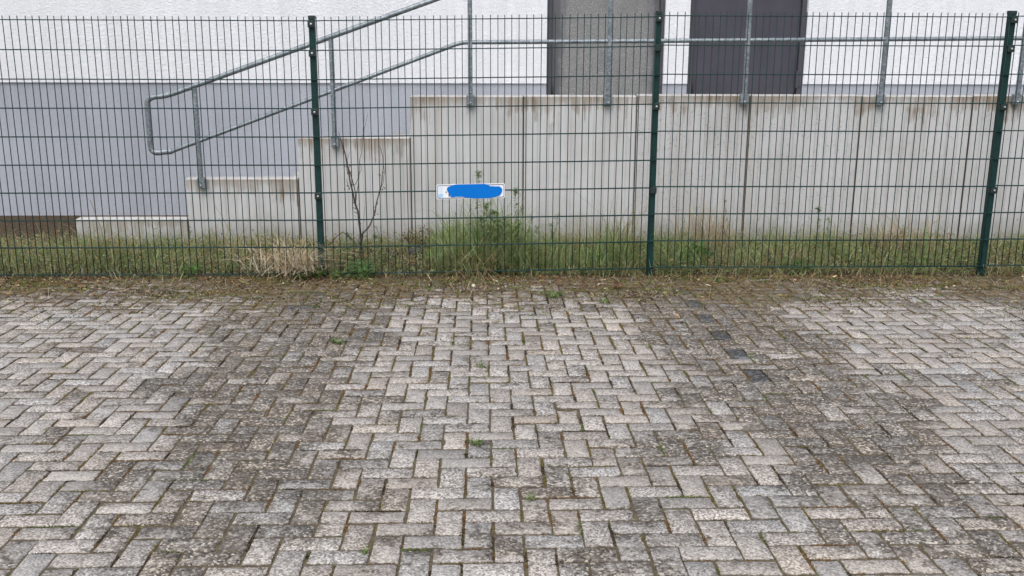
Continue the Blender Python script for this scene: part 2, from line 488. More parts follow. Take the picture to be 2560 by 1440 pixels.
def paver_geo(cx, cy, horiz, rnd, detail):
    L, W = (0.2, 0.1)
    gap = 0.0024 + 0.0020 * rnd.random()
    hx, hy = (L / 2, W / 2) if horiz else (W / 2, L / 2)
    hx -= gap * 0.92; hy -= gap * 1.5
    nl, ns = (5, 3) if horiz else (3, 5)
    if not detail: nl, ns = (3, 2) if horiz else (2, 3)
    rg = ring(hx, hy, nl, ns)
    n = len(rg)
    ang = rnd.gauss(0, 0.010); ca, sa = math.cos(ang), math.sin(ang)
    ox, oy = rnd.gauss(0, 0.0012), rnd.gauss(0, 0.0012)
    dz = rnd.gauss(0, 0.0011); tx, ty = rnd.gauss(0, 0.007), rnd.gauss(0, 0.007)
    top, low, bot = [], [], []
    for (x, y, e) in rg:
        j = abs(rnd.gauss(0, 0.0013)) + (0.007 * rnd.random() if rnd.random() < 0.10 else 0)
        k = 1 - j / max(abs(x), abs(y), 0.03)
        x2, y2 = x * k, y * k
        ins = 0.0012 + 0.0018 * rnd.random()
        xi = x2 - math.copysign(min(ins, abs(x2)), x2) if abs(abs(x) - hx) < 1e-6 else x2
        yi = y2 - math.copysign(min(ins, abs(y2)), y2) if abs(abs(y) - hy) < 1e-6 else y2
        for (lst, ax, ay, z) in ((top, xi, yi, rnd.gauss(0, 0.0005)), (low, x2, y2, -0.0026 - 0.0014 * rnd.random()), (bot, x2, y2, -0.045)):
            X, Y = ax * ca - ay * sa + ox, ax * sa + ay * ca + oy
            lst.append((X, Y, z + dz + X * tx + Y * ty + SLOPE * Y))
    v = [(ox, oy, dz + 0.0004)] + top + low + bot
    f3 = [(0, 1 + i, 1 + (i + 1) % n) for i in range(n)]
    f4 = [(1 + i, 1 + n + i, 1 + n + (i + 1) % n, 1 + (i + 1) % n) for i in range(n)]
    f4 += [(1 + n + i, 1 + 2 * n + i, 1 + 2 * n + (i + 1) % n, 1 + n + (i + 1) % n) for i in range(n)]
    return v, f3, f4

# dark marker pavers along the edges of the bays
mk = [gnd(1700, 731), gnd(1735, 763), gnd(1772, 798), gnd(1815, 842)]
mdx, mdy = (mk[3][0] - mk[0][0]) / 3, (mk[3][1] - mk[0][1]) / 3
marks = []
for i in range(0, 6): marks.append((mk[0][0] + mdx * i, mk[0][1] + mdy * i))
marks += [tuple(gnd(760, 737)[:2]), tuple(gnd(741, 767)[:2])]
pav = []
for j in range(int((PY0 - GY0) / U) - 1, int((PY1 - GY0) / U) + 2):
    for i in range(int((PX0 - GX0) / U) - 1, int((PX1 - GX0) / U) + 1):
        q = (i + j) % 4
        if q == 0: cx, cy, hz = GX0 + U * (i + 1), GY0 + U * (j + 0.5), True
        elif q == 2: cx, cy, hz = GX0 + U * (i + 0.5), GY0 + U * (j + 1), False
        else: continue
        if cy + (0.05 if hz else 0.1) > PY1 + 0.012 or cy < PY0: continue
        pav.append((cx, cy, hz))
marked = set()
for mx, my in marks:
    best = min(range(len(pav)), key=lambda k: (pav[k][0] - mx) ** 2 + (pav[k][1] - my) ** 2)
    if (pav[best][0] - mx) ** 2 + (pav[best][1] - my) ** 2 < 0.02: marked.add(best)
def in_view(c):
    x, y = project((c[0], c[1], pave_z(c[1])))
    return -60 < x < 2620 and 400 < y < 1500
vis = sorted([k for k in range(len(pav)) if in_view(pav[k])], key=lambda k: pav[k][1])
single = set(vis[:300])
FV, F3, F4, FC, FT, FR, FM = [], [], [], [], [], [], []
for k, (cx, cy, hz) in enumerate(pav):
    rnd = random.Random(k * 7919 + 3)
    det = k in single or cy < 5.5
    v, f3, f4 = paver_geo(cx, cy, hz, rnd, det)
    cz = pave_z(cy)
    wv = [(x + cx, y + cy) for x, y, z in v]
    base_off = rnd.gauss(0, 0.19)
    tone = [tone_at(x, y) + base_off for x, y in wv]
    moss = [moss_at(x, y) for x, y in wv]
    nr = (len(v) - 1) // 3
    for q in range(1 + nr, len(v)): tone[q] -= 0.5; moss[q] += 0.25      # gap shade painted into the joint faces, with soil and moss
    g = 1 + rnd.gauss(0, 0.09)
    warm = rnd.gauss(0.010, 0.020)
    tint = (g * (1 + warm), g, g * (1 - warm))
    if k in marked:
        tint = (0.42, 0.47, 0.55); tone = [0.12 + 0.2 * rnd.random() for _ in v]; moss = [m * 0.8 for m in moss]
    r1 = rnd.random()
    if k in single:
        me = np_mesh('paver', v, [f3, f4], np.tile(tint, (len(v), 1)), {'tone': tone, 'moss': moss, 'rnd': [r1] * len(v)})
        o = link('paver', me, M['paver'], paving, (cx, cy, cz))
        if k in marked: o['label'] = 'dark slate coloured marker paver'
    else:
        n0 = len(FV)
        FV += [(x + cx, y + cy, z + cz) for x, y, z in v]
        F3 += [tuple(n0 + q for q in f) for f in f3]; F4 += [tuple(n0 + q for q in f) for f in f4]
        FC += [tint] * len(v); FT += tone; FM += moss; FR += [r1] * len(v)
field = link('paver_field', np_mesh('paver_field', FV, [F3, F4], np.array(FC), {'tone': FT, 'moss': FM, 'rnd': FR}), M['paver'], paving)
tag(field, kind='stuff')

# ================================================================== BUILDING
bld = empty('building', tuple(at(1280, 236, Y_FAC)))
bld.location = (0.6, Y_FAC, -0.2)
tag(bld, 'white roughcast building with grey plinth and dark doors behind the retaining wall', 'building')
def bpart(name, mb, mat, parent=bld, **k):
    o = mb.build(name, mat, parent, **k)
    off = Vector(bld.location)
    o.data.transform(Matrix.Translation(-off))
    return o
zp = float(at(1050, 208, Y_FAC)[2])                     # top of plinth
zplat = 1.02
d1l, d1r = float(at(1367, 120, Y_FAC)[0]), float(at(1661, 120, Y_FAC)[0])
d2l = float(at(1722, 120, Y_FAC)[0]); d2r = d2l + (d1r - d1l)
ztop = 4.6; zhead = zplat + 2.12
BX0, BX1 = -9.0, 10.0
segs = [(BX0, d1l), (d1r, d2l), (d2r, BX1)]
for a, b in segs:
    bpart('wall', MB().box(a, b, Y_FAC, Y_FAC + 0.30, zp, zhead), M['white'])
    bpart('plinth', MB().box(a, b, Y_FAC + 0.018, Y_FAC + 0.32, -0.3, zp), M['plinth'])
bpart('wall', MB().box(BX0, BX1, Y_FAC, Y_FAC + 0.30, zhead, ztop), M['white'])
bpart('roof', MB().box(BX0 - .1, BX1 + .1, Y_FAC - 0.12, Y_FAC + 6.2, ztop, ztop + 0.18), M['frame'])
bpart('rear_wall', MB().box(BX0, BX1, Y_FAC + 5.8, Y_FAC + 6.0, -0.3, ztop), M['white'])
bpart('side_wall', MB().box(BX0, BX0 + .3, Y_FAC + .32, Y_FAC + 5.8, -0.3, ztop), M['white'])
bpart('side_wall', MB().box(BX1 - .3, BX1, Y_FAC + .32, Y_FAC + 5.8, -0.3, ztop), M['white'])
def door(l, r, weathered):
    # leaf is the part; frame, hinges and handle hang on it
    yl = Y_FAC + 0.085
    NXD, NZD = 24, 12
    gx = np.linspace(l + 0.055, r - 0.05, NXD); gz = np.linspace(zplat + 0.01, zhead - 0.05, NZD)
    V, D = [], []
    for z in gz:
        for x in gx:
            u = (x - l) / (r - l)
            V.append((x, yl, z)); D.append(0.85 * smooth(0.03, 0.24, u) * smooth(0.98, 0.80, u))
    ff = [(j * NXD + i, j * NXD + i + 1, (j + 1) * NXD + i + 1, (j + 1) * NXD + i) for j in range(NZD - 1) for i in range(NXD - 1)]
    n = len(V)
    for x, z in ((gx[0], gz[0]), (gx[-1], gz[0]), (gx[-1], gz[-1]), (gx[0], gz[-1])):
        V.append((x, yl + 0.05, z)); D.append(0)
    c = (0, NXD - 1, NZD * NXD - 1, (NZD - 1) * NXD)
    ff += [(c[(i + 1) % 4], c[i], n + i, n + (i + 1) % 4) for i in range(4)] + [(n + 3, n + 2, n + 1, n)]
    me = np_mesh('door', V, [ff], None, {'dirt': D})
    lf = link('door', me, M['door_w'] if weathered else M['door_d'], bld)
    me.transform(Matrix.Translation(-Vector(bld.location)))
    fr = MB()
    fr.box(l, l + 0.05, Y_FAC + 0.048, Y_FAC + 0.19, zplat, zhead - 0.002)
    fr.box(r - 0.045, r, Y_FAC + 0.048, Y_FAC + 0.19, zplat, zhead - 0.002)
    fr.box(l + 0.05, r - 0.045, Y_FAC + 0.048, Y_FAC + 0.19, zhead - 0.047, zhead - 0.002)
    bpart('frame', fr, M['frame'], lf)
    for zc in (zplat + 0.22, zplat + 1.85):
        h = MB()
        h.tube([(r - 0.05, Y_FAC + 0.038, zc + q) for q in (-0.085, 0.0, 0.085)], 0.013, 10)
        h.box(r - 0.05, r - 0.005, Y_FAC + 0.040, Y_FAC + 0.046, zc - 0.075, zc + 0.075)
        bpart('hinge', h, M['frame'], lf)
    h = MB().tube([(l + 0.12, yl, zplat + 1.28), (l + 0.12, yl - 0.05, zplat + 1.28), (l + 0.24, yl - 0.05, zplat + 1.28)], 0.010, 8)
    h.box(l + 0.095, l + 0.145, yl - 0.006, yl, zplat + 1.19, zplat + 1.35)
    bpart('handle', h, M['galv'], lf)
    return lf
dw = door(d1l, d1r, True); dw['label'] = 'grey door covered with pale speckled weathering'
dd = door(d2l, d2r, False); dd['label'] = 'smooth dark violet grey door'

# ================================================================== RETAINING WALL AND STAIRS
PITCHW = 0.99
xj = [float(at(1024.5, 300, Y_WALL)[0]) + PITCHW * k for k in range(-3, 9)]
z_right, z_left = float(at(1150, 240, Y_WALL)[2]), float(at(900, 344, Y_WALL)[2])
step = z_right - z_left
tops = [z_left - 2 * step, z_left - step, z_left] + [z_right, z_right + 0.003, z_right + 0.012, z_right + 0.012, z_right + 0.008, z_right + 0.014, z_right + 0.010, z_right + 0.006]
wall = empty('retaining_wall', (xj[3], Y_WALL, soil_z(Y_WALL).item()))
tag(wall, 'pale concrete retaining wall of upright slabs with brown run-off stains', 'wall')
for k, zt in enumerate(tops):
    x0, x1 = xj[k] + 0.006, xj[k + 1] - 0.006
    zb = -0.42
    rnd = random.Random(k + 50)
    mb = MB().box(x0, x1, Y_WALL + rnd.gauss(0, 0.002), Y_WALL + 0.12, zb, zt, 0.008)
    me = mb.mesh('concrete_slab')
    co = np.array([v.co for v in me.vertices])
    off = Vector(wall.location)
    me.transform(Matrix.Translation(-off))
    n = len(co)
    for nm, val in (('below_top', zt - co[:, 2]), ('above_foot', co[:, 2] + 0.12), ('rnd', np.full(n, rnd.random())), ('pits', np.full(n, (0.40, 0.40, 0.36, 0.34, 0.42, 0.85, 0.8, 0.7, 0.6, 0.6, 0.6)[k]))):
        at_ = me.attributes.new(nm, 'FLOAT', 'POINT'); at_.data.foreach_set('value', val.astype(np.float32))
    ca_ = me.color_attributes.new('Col', 'FLOAT_COLOR', 'POINT')
    g = (1.0, 0.97, 0.98, 0.97, 1.0, 0.92, 0.95, 0.98, 0.95, 1.0, 0.97)[k]
    ca_.data.foreach_set('color', np.tile([g, g, g, 1], n).astype(np.float32))
    link('concrete_slab', me, M['concrete'], wall)
    if k:
        zz = min(zt, tops[k - 1]) - 0.01
        j = MB().box(xj[k] - 0.0058, xj[k] + 0.0058, Y_WALL + 0.012, Y_WALL + 0.10, zb, zz)
        o = j.build('joint', M['joint'], wall); o.data.transform(Matrix.Translation(-off))

stairs = empty('stairs', (xj[3], Y_WALL + 0.6, -0.1))
tag(stairs, 'plain concrete stairs climbing to the door landing behind the retaining wall', 'stairs')
def spart(name, mb):
    o = mb.build(name, M['stair'], stairs); o.data.transform(Matrix.Translation(-Vector(stairs.location))); return o
xs0 = xj[3] + 0.64
spart('landing', MB().box(xs0, xj[-1], Y_WALL + 0.125, Y_FAC + 0.016, -0.3, zplat, 0.006))
run = PITCHW * 0.165 / step
for k in range(1, 7):
    zt = zplat - 0.165 * k
    if zt < -0.02: break
    spart('step', MB().box(xs0 - run * k, xs0 - run * (k - 1) - 0.001, Y_WALL + 0.125, Y_FAC + 0.016, -0.3, zt, 0.006))

# ================================================================== STAIR RAILING
YR = Y_WALL - 0.045
rail = empty('stair_railing', (float(at(1176, 250, YR)[0]), YR, z_right - 0.08))
tag(rail, 'galvanised tube railing bolted to the retaining wall beside the stairs', 'railing')
roff = Vector(rail.location)
def rpart(name, mb, mat=None, parent=rail, smooth=True):
    o = mb.build(name, mat or M['galv'], parent)
    o.data.transform(Matrix.Translation(-roff))
    return auto_smooth(o) if smooth else o
pt = lambda x, y: tuple(at(x, y, YR))
def fillet(P, r=0.09, n=6):
    out = [Vector(P[0])]
    for a, b, c in zip(P, P[1:], P[2:]):
        a, b, c = Vector(a), Vector(b), Vector(c)
        p, q = b + (a - b).normalized() * r, b + (c - b).normalized() * r
        for i in range(n + 1):
            t = i / n; out.append(p * (1 - t) ** 2 + b * 2 * t * (1 - t) + q * t * t)
    return out + [Vector(P[-1])]
lowa, lowb = Vector(pt(738, 262)), Vector(pt(1152, 106))
upa, upb = Vector(pt(738, 124)), Vector(pt(1080, 1))
dl, du = (lowb - lowa) / (lowb.x - lowa.x), (upb - upa) / (upb.x - upa.x)
xe = float(at(430, 380, YR)[0])
low_end, up_end = lowa + dl * (xe - lowa.x), upa + du * (xe - upa.x)
up_bend = upa + du * (lowb.x + 0.02 - upa.x)
low_r = Vector(pt(1822, 101)); low_r = lowb + (low_r - lowb) * 3.4
up_r = Vector((low_r.x, YR, up_bend.z + (low_r.z - lowb.z)))
rpart('handrail', MB().tube(fillet([low_end, low_end + Vector((-0.18, 0, -0.02)), up_end + Vector((-0.18, 0, -0.02)), up_end, up_bend, up_r], 0.07), 0.0235, 14))
rpart('mid_rail', MB().tube(fillet([low_end, lowb, low_r], 0.06), 0.0185, 12))
pxs = [(837, 345), (1176, 247), (1520, 247), (1861, 246), (2202, 245), (2543, 245)]
PXW = [float(at(x, y, YR)[0]) for x, y in pxs]
PXW = [PXW[0] - (PXW[1] - PXW[0])] + PXW + [PXW[-1] + 1.19]
for x in PXW:
    k = max(i for i in range(len(tops)) if xj[i] < x) if x > xj[0] else 0
    zt = tops[min(k, len(tops) - 1)]
    zup = (upa + du * (x - upa.x)).z if x < up_bend.x else up_bend.z + (up_r.z - up_bend.z) * (x - up_bend.x) / (up_r.x - up_bend.x)
    p = rpart('post', MB().box(x - 0.0195, x + 0.0195, YR - 0.0185, YR + 0.0185, zt - 0.005, zup - 0.012, 0.006), smooth=False)
    b = MB().box(x - 0.034, x + 0.034, Y_WALL - 0.062, Y_WALL - 0.003, zt - 0.078, zt + 0.015, 0.005)
    rpart('bracket', b, None, p, smooth=False)
    rpart('bolt', MB().dome((x, Y_WALL - 0.062, zt - 0.052), 0.0085, 0.012), M['bolt'], p)

# ================================================================== FENCE
zB, sB = 1.8373, 0.0145
xpl, xpr = float(at(789, 360, Y_FENCE)[0]), float(at(1638, 360, Y_FENCE)[0])
fence = empty('wire_mesh_fence', ((xpl + xpr) / 2, Y_FENCE, 0.0))
tag(fence, 'dark green double wire mesh fence with square posts along the paving edge', 'fence')
foff = Vector(fence.location)
RV, RH = 0.0031, 0.0040
vw = MB().tube([(0, 0, 0), (0, 0, 1)], RV, 6).mesh('vertical_wire'); vw.materials.append(M['green'])
hw = MB().tube([(0, 0, 0), (1, 0, 0)], RH, 6).mesh('horizontal_wire'); hw.materials.append(M['green'])
for me in (vw, hw): me.polygons.foreach_set('use_smooth', [True] * len(me.polygons))
zl0 = zB + sB * xpl
panels = [(xpl - 2.5, xpl, lambda x: zl0 + 0.0 * x), (xpl, xpr, lambda x: zB + sB * x), (xpr, xpr + 2.5, lambda x: 1.8641), (xpr + 2.5, xpr + 4.6, lambda x: 1.87)]
# phases of the wires are taken from the photograph's first wire beside each post
ph = [xpl - 0.045, float(at(791.75, 45, Y_FENCE)[0]), float(at(1280 + 1585 / 4, 45, Y_FENCE)[0]), xpr + 2.5 + 0.03]
for pi, (a, b, zf) in enumerate(panels):
    x0, x1 = a - 0.006, b + 0.006
    if pi == 0: xsv = [ph[0] - 0.05 * k for k in range(0, 50)]
    else: xsv = [ph[pi] + 0.05 * k for k in range(0, 50) if ph[pi] + 0.05 * k < b - 0.015]
    for x in xsv:
        if x < -4.9 or x > 5.4: continue
        rnd = random.Random(int(x * 1e4))
        o = link('vertical_wire', vw, None, fence, (x - foff.x, 0, zf(x) - 1.8 - 0.006))
        o.scale = (1, 1, 1.833)
        o.rotation_euler = (rnd.gauss(0, 0.0014), rnd.gauss(0, 0.0014), 0)
    for k in range(10):
        for s in (-1, 1):
            z0, z1 = zf(x0) - 0.2 * k, zf(x1) - 0.2 * k
            o = link('horizontal_wire', hw, None, fence, (x0 - foff.x, s * (RV + RH - 0.0004), z0))
            o.scale = (math.hypot(x1 - x0, z1 - z0), 1, 1)
            o.rotation_euler = (0, -math.atan2(z1 - z0, x1 - x0), 0)
def fpost(x, ztop, clamps, lean=0.0):
    y0 = Y_FENCE + RV + 2 * RH + 0.001
    mb = MB().box(-0.0205, 0.0205, 0, 0.06, -0.5, ztop, 0.003)
    p = mb.build('post', M['green'], fence, (x - foff.x, y0 - foff.y, 0))
    p.rotation_euler = (0, lean, 0)
    MB().box(-0.0225, 0.0225, -0.002, 0.062, ztop - 0.02, ztop + 0.006, 0.003).build('cap', M['green_cap'], p)
    for z, bolt in clamps:
        c = MB().box(-0.024, 0.024, -0.026, -0.0165, z - 0.024, z + 0.024, 0.004)
        c.box(-0.0235, -0.0205, -0.017, 0.02, z - 0.02, z + 0.02)
        c.box(0.0205, 0.0235, -0.017, 0.02, z - 0.02, z + 0.02)
        c.build('clamp', M['green_cap'], p)
        if bolt:
            auto_smooth(MB().dome((0.001, -0.026, z), 0.0085, 0.010).build('bolt', M['bolt'], p))
zz = lambda x, y: float(at(x, y, Y_FENCE)[2])
fpost(xpl, zz(771, 41), [(zz(772, 60), 1), (zz(776, 133), 1), (zz(783, 280), 1), (zz(794, 490), 1)], 0.003)
fpost(xpr, zz(1653, 29), [(zz(1652, 46), 1), (zz(1649, 119), 0), (zz(1643, 266), 1), (zz(1634, 476), 0)], -0.003)
fpost(xpr + 2.5, zz(1653, 29) + 0.01, [(zz(1652, 46), 1), (zz(1649, 119), 1), (zz(1643, 266), 1), (zz(1634, 476), 1)])
fpost(xpl - 2.5, zz(771, 41), [(zz(772, 60), 1), (zz(776, 133), 1), (zz(783, 280), 1), (zz(794, 490), 1)])

# ================================================================== NUMBER PLATE
YP = Y_FENCE - 0.016
plate = empty('number_plate', tuple(at(1177, 478, YP)))
tag(plate, 'white number plate on the wire fence, its text covered by an added blue redaction mark', 'plate')
po = Vector(plate.location)
TL, TR, BR_, BL = (np.array(at(*p, YP)) for p in ((1091, 461.5), (1262, 458), (1262, 495), (1091.5, 498.5)))
def puv(u, v):                # u 0..1 left to right, v 0..1 bottom to top, in x,z relative to the plate
    q = (BL * (1 - u) + BR_ * u) * (1 - v) + (TL * (1 - u) + TR * u) * v
    return (q[0] - po.x, q[2] - po.z)
def rrect(u0, u1, v0, v1, ru=0.022, rv_=0.10, n=5):
    o = []
    for cu, cv, a0 in ((u1 - ru, v0 + rv_, -90), (u1 - ru, v1 - rv_, 0), (u0 + ru, v1 - rv_, 90), (u0 + ru, v0 + rv_, 180)):
        for i in range(n + 1):
            a = R(a0 + 90 * i / n); o.append(puv(cu + ru * math.cos(a), cv + rv_ * math.sin(a)))
    return o
def ppart(name, outline, y0, y1, mat, parent=plate):
    return MB().prism(outline, y0, y1).build(name, mat, parent)
ppart('backing', rrect(0, 1, 0, 1), 0.0, 0.004, M['plate'])
def rim(u0, v0, t, tv):
    outer, inner = rrect(u0, 1 - u0, v0, 1 - v0), rrect(u0 + t, 1 - u0 - t, v0 + tv, 1 - v0 - tv)
    m = MB(); n = len(outer)
    m.v = [(x, -0.0022, z) for x, z in outer] + [(x, -0.0022, z) for x, z in inner] + [(x, 0.0005, z) for x, z in outer] + [(x, 0.0005, z) for x, z in inner]
    for i in range(n):
        j = (i + 1) % n
        m.f += [(i, j, n + j, n + i), (2 * n + j, 2 * n + i, 3 * n + i, 3 * n + j), (j, i, 2 * n + i, 2 * n + j), (n + i, n + j, 3 * n + j, 3 * n + i)]
    return m
rim(0.010, 0.05, 0.008, 0.045).build('rim', M['plate_rim'], plate)
ppart('country_field', [puv(0.022, 0.12), puv(0.10, 0.12), puv(0.10, 0.88), puv(0.022, 0.88)], -0.0006, 0.0005, M['plate_pale'])
ppart('country_field', [puv(0.022, 0.12), puv(0.092, 0.12), puv(0.094, 0.36), puv(0.022, 0.36)], -0.0012, 0.0005, M['plate_blue'])
def zuv(x, y):                 # position on the enlarged view of the plate -> plate u,v
    u = (x - 330) / (2155 - 330)
    top, bot = 345 - 45 * u, 730 - 40 * u
    return u, (bot - y) / (bot - top)
blob = [(605, 455), (625, 418), (655, 398), (710, 383), (770, 355), (860, 332), (960, 312), (1080, 305), (1200, 305), (1350, 303), (1560, 300), (1620, 312), (1680, 335), (1720, 352), (1752, 372), (1790, 378), (1850, 380),
        (1920, 385), (1985, 380), (2040, 400), (2072, 430), (2085, 465), (2080, 520), (2060, 565), (2030, 600), (2003, 632), (1950, 640), (1900, 652), (1800, 688), (1700, 700), (1600, 705), (1500, 708), (1420, 706),
        (1300, 700), (1150, 684), (1060, 664), (1020, 654), (940, 658), (840, 656), (800, 668), (740, 672), (705, 655), (690, 625), (684, 590), (660, 565), (630, 530), (612, 492)]
bp = []
for x, y in blob:
    u, v = zuv(x, y); bp.append(puv(u, min(0.985, max(0.015, v))))
ppart('redaction_patch', bp[::-1], -0.0034, -0.0003, M['blue'])  # redaction mark added over the text, modelled as a thin raised shape
ppart('lettering', [puv(*zuv(*q)) for q in ((650, 662), (684, 660), (684, 535), (650, 537))], -0.0012, 0.0005, M['plate_ink'])
ppart('lettering', [puv(*zuv(*q)) for q in ((585, 580), (612, 522), (598, 520), (586, 548), (574, 520), (562, 522))], -0.0012, 0.0005, M['plate_ink'])
for u in (0.18, 0.82):
    x, z = puv(u, 0.5)
    MB().box(x - 0.006, x + 0.006, 0.004, 0.020, z - 0.03, z + 0.03).build('clip', M['galv'], plate)

# ================================================================== VEGETATION HELPERS
def blades(base, height, width, ang, lean, curl, color, tipcol=None):
    """curved tapering blades; every argument an array over blades"""
    N = len(base)
    d = np.stack([np.cos(ang), np.sin(ang), np.zeros(N)], -1)
    side = np.stack([-np.sin(ang), np.cos(ang), np.zeros(N)], -1)
    # turn the flat side by a random amount so that blades show from the front
    tw = rng.uniform(-1, 1, N)[:, None]
    side = side + d * tw; side /= np.linalg.norm(side, axis=1)[:, None]
    V = np.zeros((N, 7, 3)); C = np.zeros((N, 7, 3))
    for k, (t, w) in enumerate(((0, 0.8), (0.4, 1.0), (0.75, 0.7), (1.0, 0))):
        out = lean * t + curl * t ** 2.2
        up = t * np.sqrt(np.clip(1 - np.clip(out, 0, 0.98) ** 2 * 0.8, 0.05, 1)) - np.clip(curl - 0.6, 0, 1) * t ** 3 * 0.6
        P = base + d * (out * height)[:, None] + np.array([0, 0, 1.0]) * (up * height)[:, None]
        cc = color * (1 - t) + (tipcol if tipcol is not None else color) * t
        if k < 3:
            V[:, 2 * k] = P - side * (width * w / 2)[:, None]; V[:, 2 * k + 1] = P + side * (width * w / 2)[:, None]
            C[:, 2 * k] = C[:, 2 * k + 1] = cc
        else:
            V[:, 6] = P; C[:, 6] = cc
    o = (np.arange(N) * 7)[:, None]
    q = np.concatenate([o + [0, 1, 3, 2], o + [2, 3, 5, 4]]); t3 = o + [4, 5, 6]
    return V.reshape(-1, 3), q, t3, C.reshape(-1, 3)

def leaves(base, direc, normal, length, width, color, droop=0.15):
    """folded lens shaped leaves"""
    N = len(base)
    d = direc / np.linalg.norm(direc, axis=1)[:, None]
    s = np.cross(d, normal); s /= np.linalg.norm(s, axis=1)[:, None] + 1e-9
    n = np.cross(s, d)
    L, W = length[:, None], width[:, None]
    V = np.zeros((N, 6, 3))
    V[:, 0] = base
    V[:, 1] = base + d * L * 0.38 + s * W * 0.5 + n * W * 0.16
    V[:, 2] = base + d * L * 0.38 - s * W * 0.5 + n * W * 0.16
    V[:, 3] = base + d * L * 0.72 + s * W * 0.34 + n * (W * 0.10 - L * droop * 0.4)
    V[:, 4] = base + d * L * 0.72 - s * W * 0.34 + n * (W * 0.10 - L * droop * 0.4)
    V[:, 5] = base + d * L - n * L * droop
    o = (np.arange(N) * 6)[:, None]
    t3 = np.concatenate([o + [0, 2, 1], o + [3, 4, 5]]); q = o + [1, 2, 4, 3]
    return V.reshape(-1, 3), q, t3, np.repeat(color, 6, axis=0)

def join(parts):
    V, Q, T, C, n = [], [], [], [], 0
    for v, q, t, c in parts:
        V.append(v); Q.append(q + n); T.append(t + n); C.append(c); n += len(v)
    return np.concatenate(V), np.concatenate(Q), np.concatenate(T), np.concatenate(C)
def veg(name, parts, mat, parent=None, origin=None):
    V, Q, T, C = join(parts)
    if origin is not None: V = V - np.array(origin)
    me = np_mesh(name, V, [Q, T], C)
    return link(name, me, mat, parent, None if parent else origin)
def pick(palette, n, weights=None, var=0.18):
    p = np.array(palette)
    w = None if weights is None else np.array(weights) / sum(weights)
    c = p[rng.choice(len(p), n, p=w)]
    return np.clip(c * (1 + rng.normal(0, var, (n, 1))) * (1 + rng.normal(0, 0.06, (n, 3))), 0.004, 0.9)

GREEN = [(0.135, 0.215, 0.068), (0.18, 0.27, 0.088), (0.10, 0.175, 0.060), (0.215, 0.27, 0.105)]
HERB = [(0.28, 0.37, 0.16), (0.34, 0.42, 0.20), (0.23, 0.32, 0.135), (0.38, 0.43, 0.23)]
OLIVE = [(0.21, 0.195, 0.075), (0.27, 0.235, 0.10), (0.16, 0.155, 0.06)]
DRY = [(0.48, 0.40, 0.25), (0.38, 0.29, 0.17), (0.55, 0.48, 0.33), (0.27, 0.18, 0.10)]
RUST = [(0.21, 0.11, 0.05), (0.15, 0.08, 0.04), (0.10, 0.055, 0.03), (0.27, 0.16, 0.075)]

def strip_pts(n, x0=-5.2, x1=5.8, y0=7.50, y1=9.17, ypow=1.0):
    x = rng.uniform(x0, x1, n); y = y0 + (y1 - y0) * rng.random(n) ** ypow
    return np.stack([x, y, soil_z(y) - 0.004], -1)
def clumpy(p, scale, thr, seed):
    x, y = p[:, 0] * scale, p[:, 1] * scale
    f = np.sin(x + seed) * np.cos(y * 1.3 + seed * 2) + 0.6 * np.sin(x * 2.3 + y * 1.7 + seed * 3) + 0.35 * np.sin(x * 5.1 - y * 3.2 + seed)
    return f > thr

# ------------------------------------------------------------------ grass strip (uncountable)
def height_factor(x):
    """how tall the growth stands along the fence, read off the photograph (0.55 thin, 1.5 tall)"""
    pts = [(-5.2, .75), (-1.6, .7), (-1.2, .55), (-0.85, .45), (-0.55, .42), (-0.35, .65), (-0.2, 1.2), (0.15, 1.3), (0.36, .95), (0.5, .62), (0.75, .55), (1.0, .72), (1.4, .65), (1.8, .9), (5.8, .75)]
    base = np.interp(x, [p[0] for p in pts], [p[1] for p in pts])
    q = np.sin(x * 13.1) + 0.8 * np.sin(x * 29.7 + 1.3) + 0.6 * np.sin(x * 57.0 + 0.4)
    return base * (0.80 + 0.22 * q).clip(0.35, 1.5)
parts = []
p = strip_pts(17000); n = len(p)
hf = height_factor(p[:, 0])
parts.append(blades(p, rng.gamma(5, 0.020, n) * hf + 0.025, rng.uniform(0.003, 0.0065, n), rng.uniform(0, 6.28, n), rng.uniform(0.05, 0.7, n), rng.uniform(0.0, 1.0, n), pick(GREEN + HERB + OLIVE + DRY[1:2], n), pick(GREEN + HERB + OLIVE + DRY[:2], n)))
p = strip_pts(11000); p = p[clumpy(p, 2.7, 0.0, 1.7)]; n = len(p)
hf = height_factor(p[:, 0])
parts.append(blades(p, rng.gamma(6, 0.024, n) * hf + 0.03, rng.uniform(0.0025, 0.005, n), rng.uniform(0, 6.28, n), rng.uniform(0.05, 0.5, n), rng.uniform(0.1, 1.0, n), pick(DRY + OLIVE, n), pick(DRY, n)))
# taller thin stalks toward the wall
p = strip_pts(3600, y0=8.2); p = p[clumpy(p, 1.9, -0.1, 4.2)]; n = len(p)
hf = height_factor(p[:, 0])
parts.append(blades(p, (rng.gamma(8, 0.03, n) + 0.05) * hf, rng.uniform(0.002, 0.004, n), rng.uniform(0, 6.28, n), rng.uniform(0.0, 0.3, n), rng.uniform(0.0, 0.55, n), pick(OLIVE + GREEN, n), pick(GREEN + DRY + OLIVE, n)))
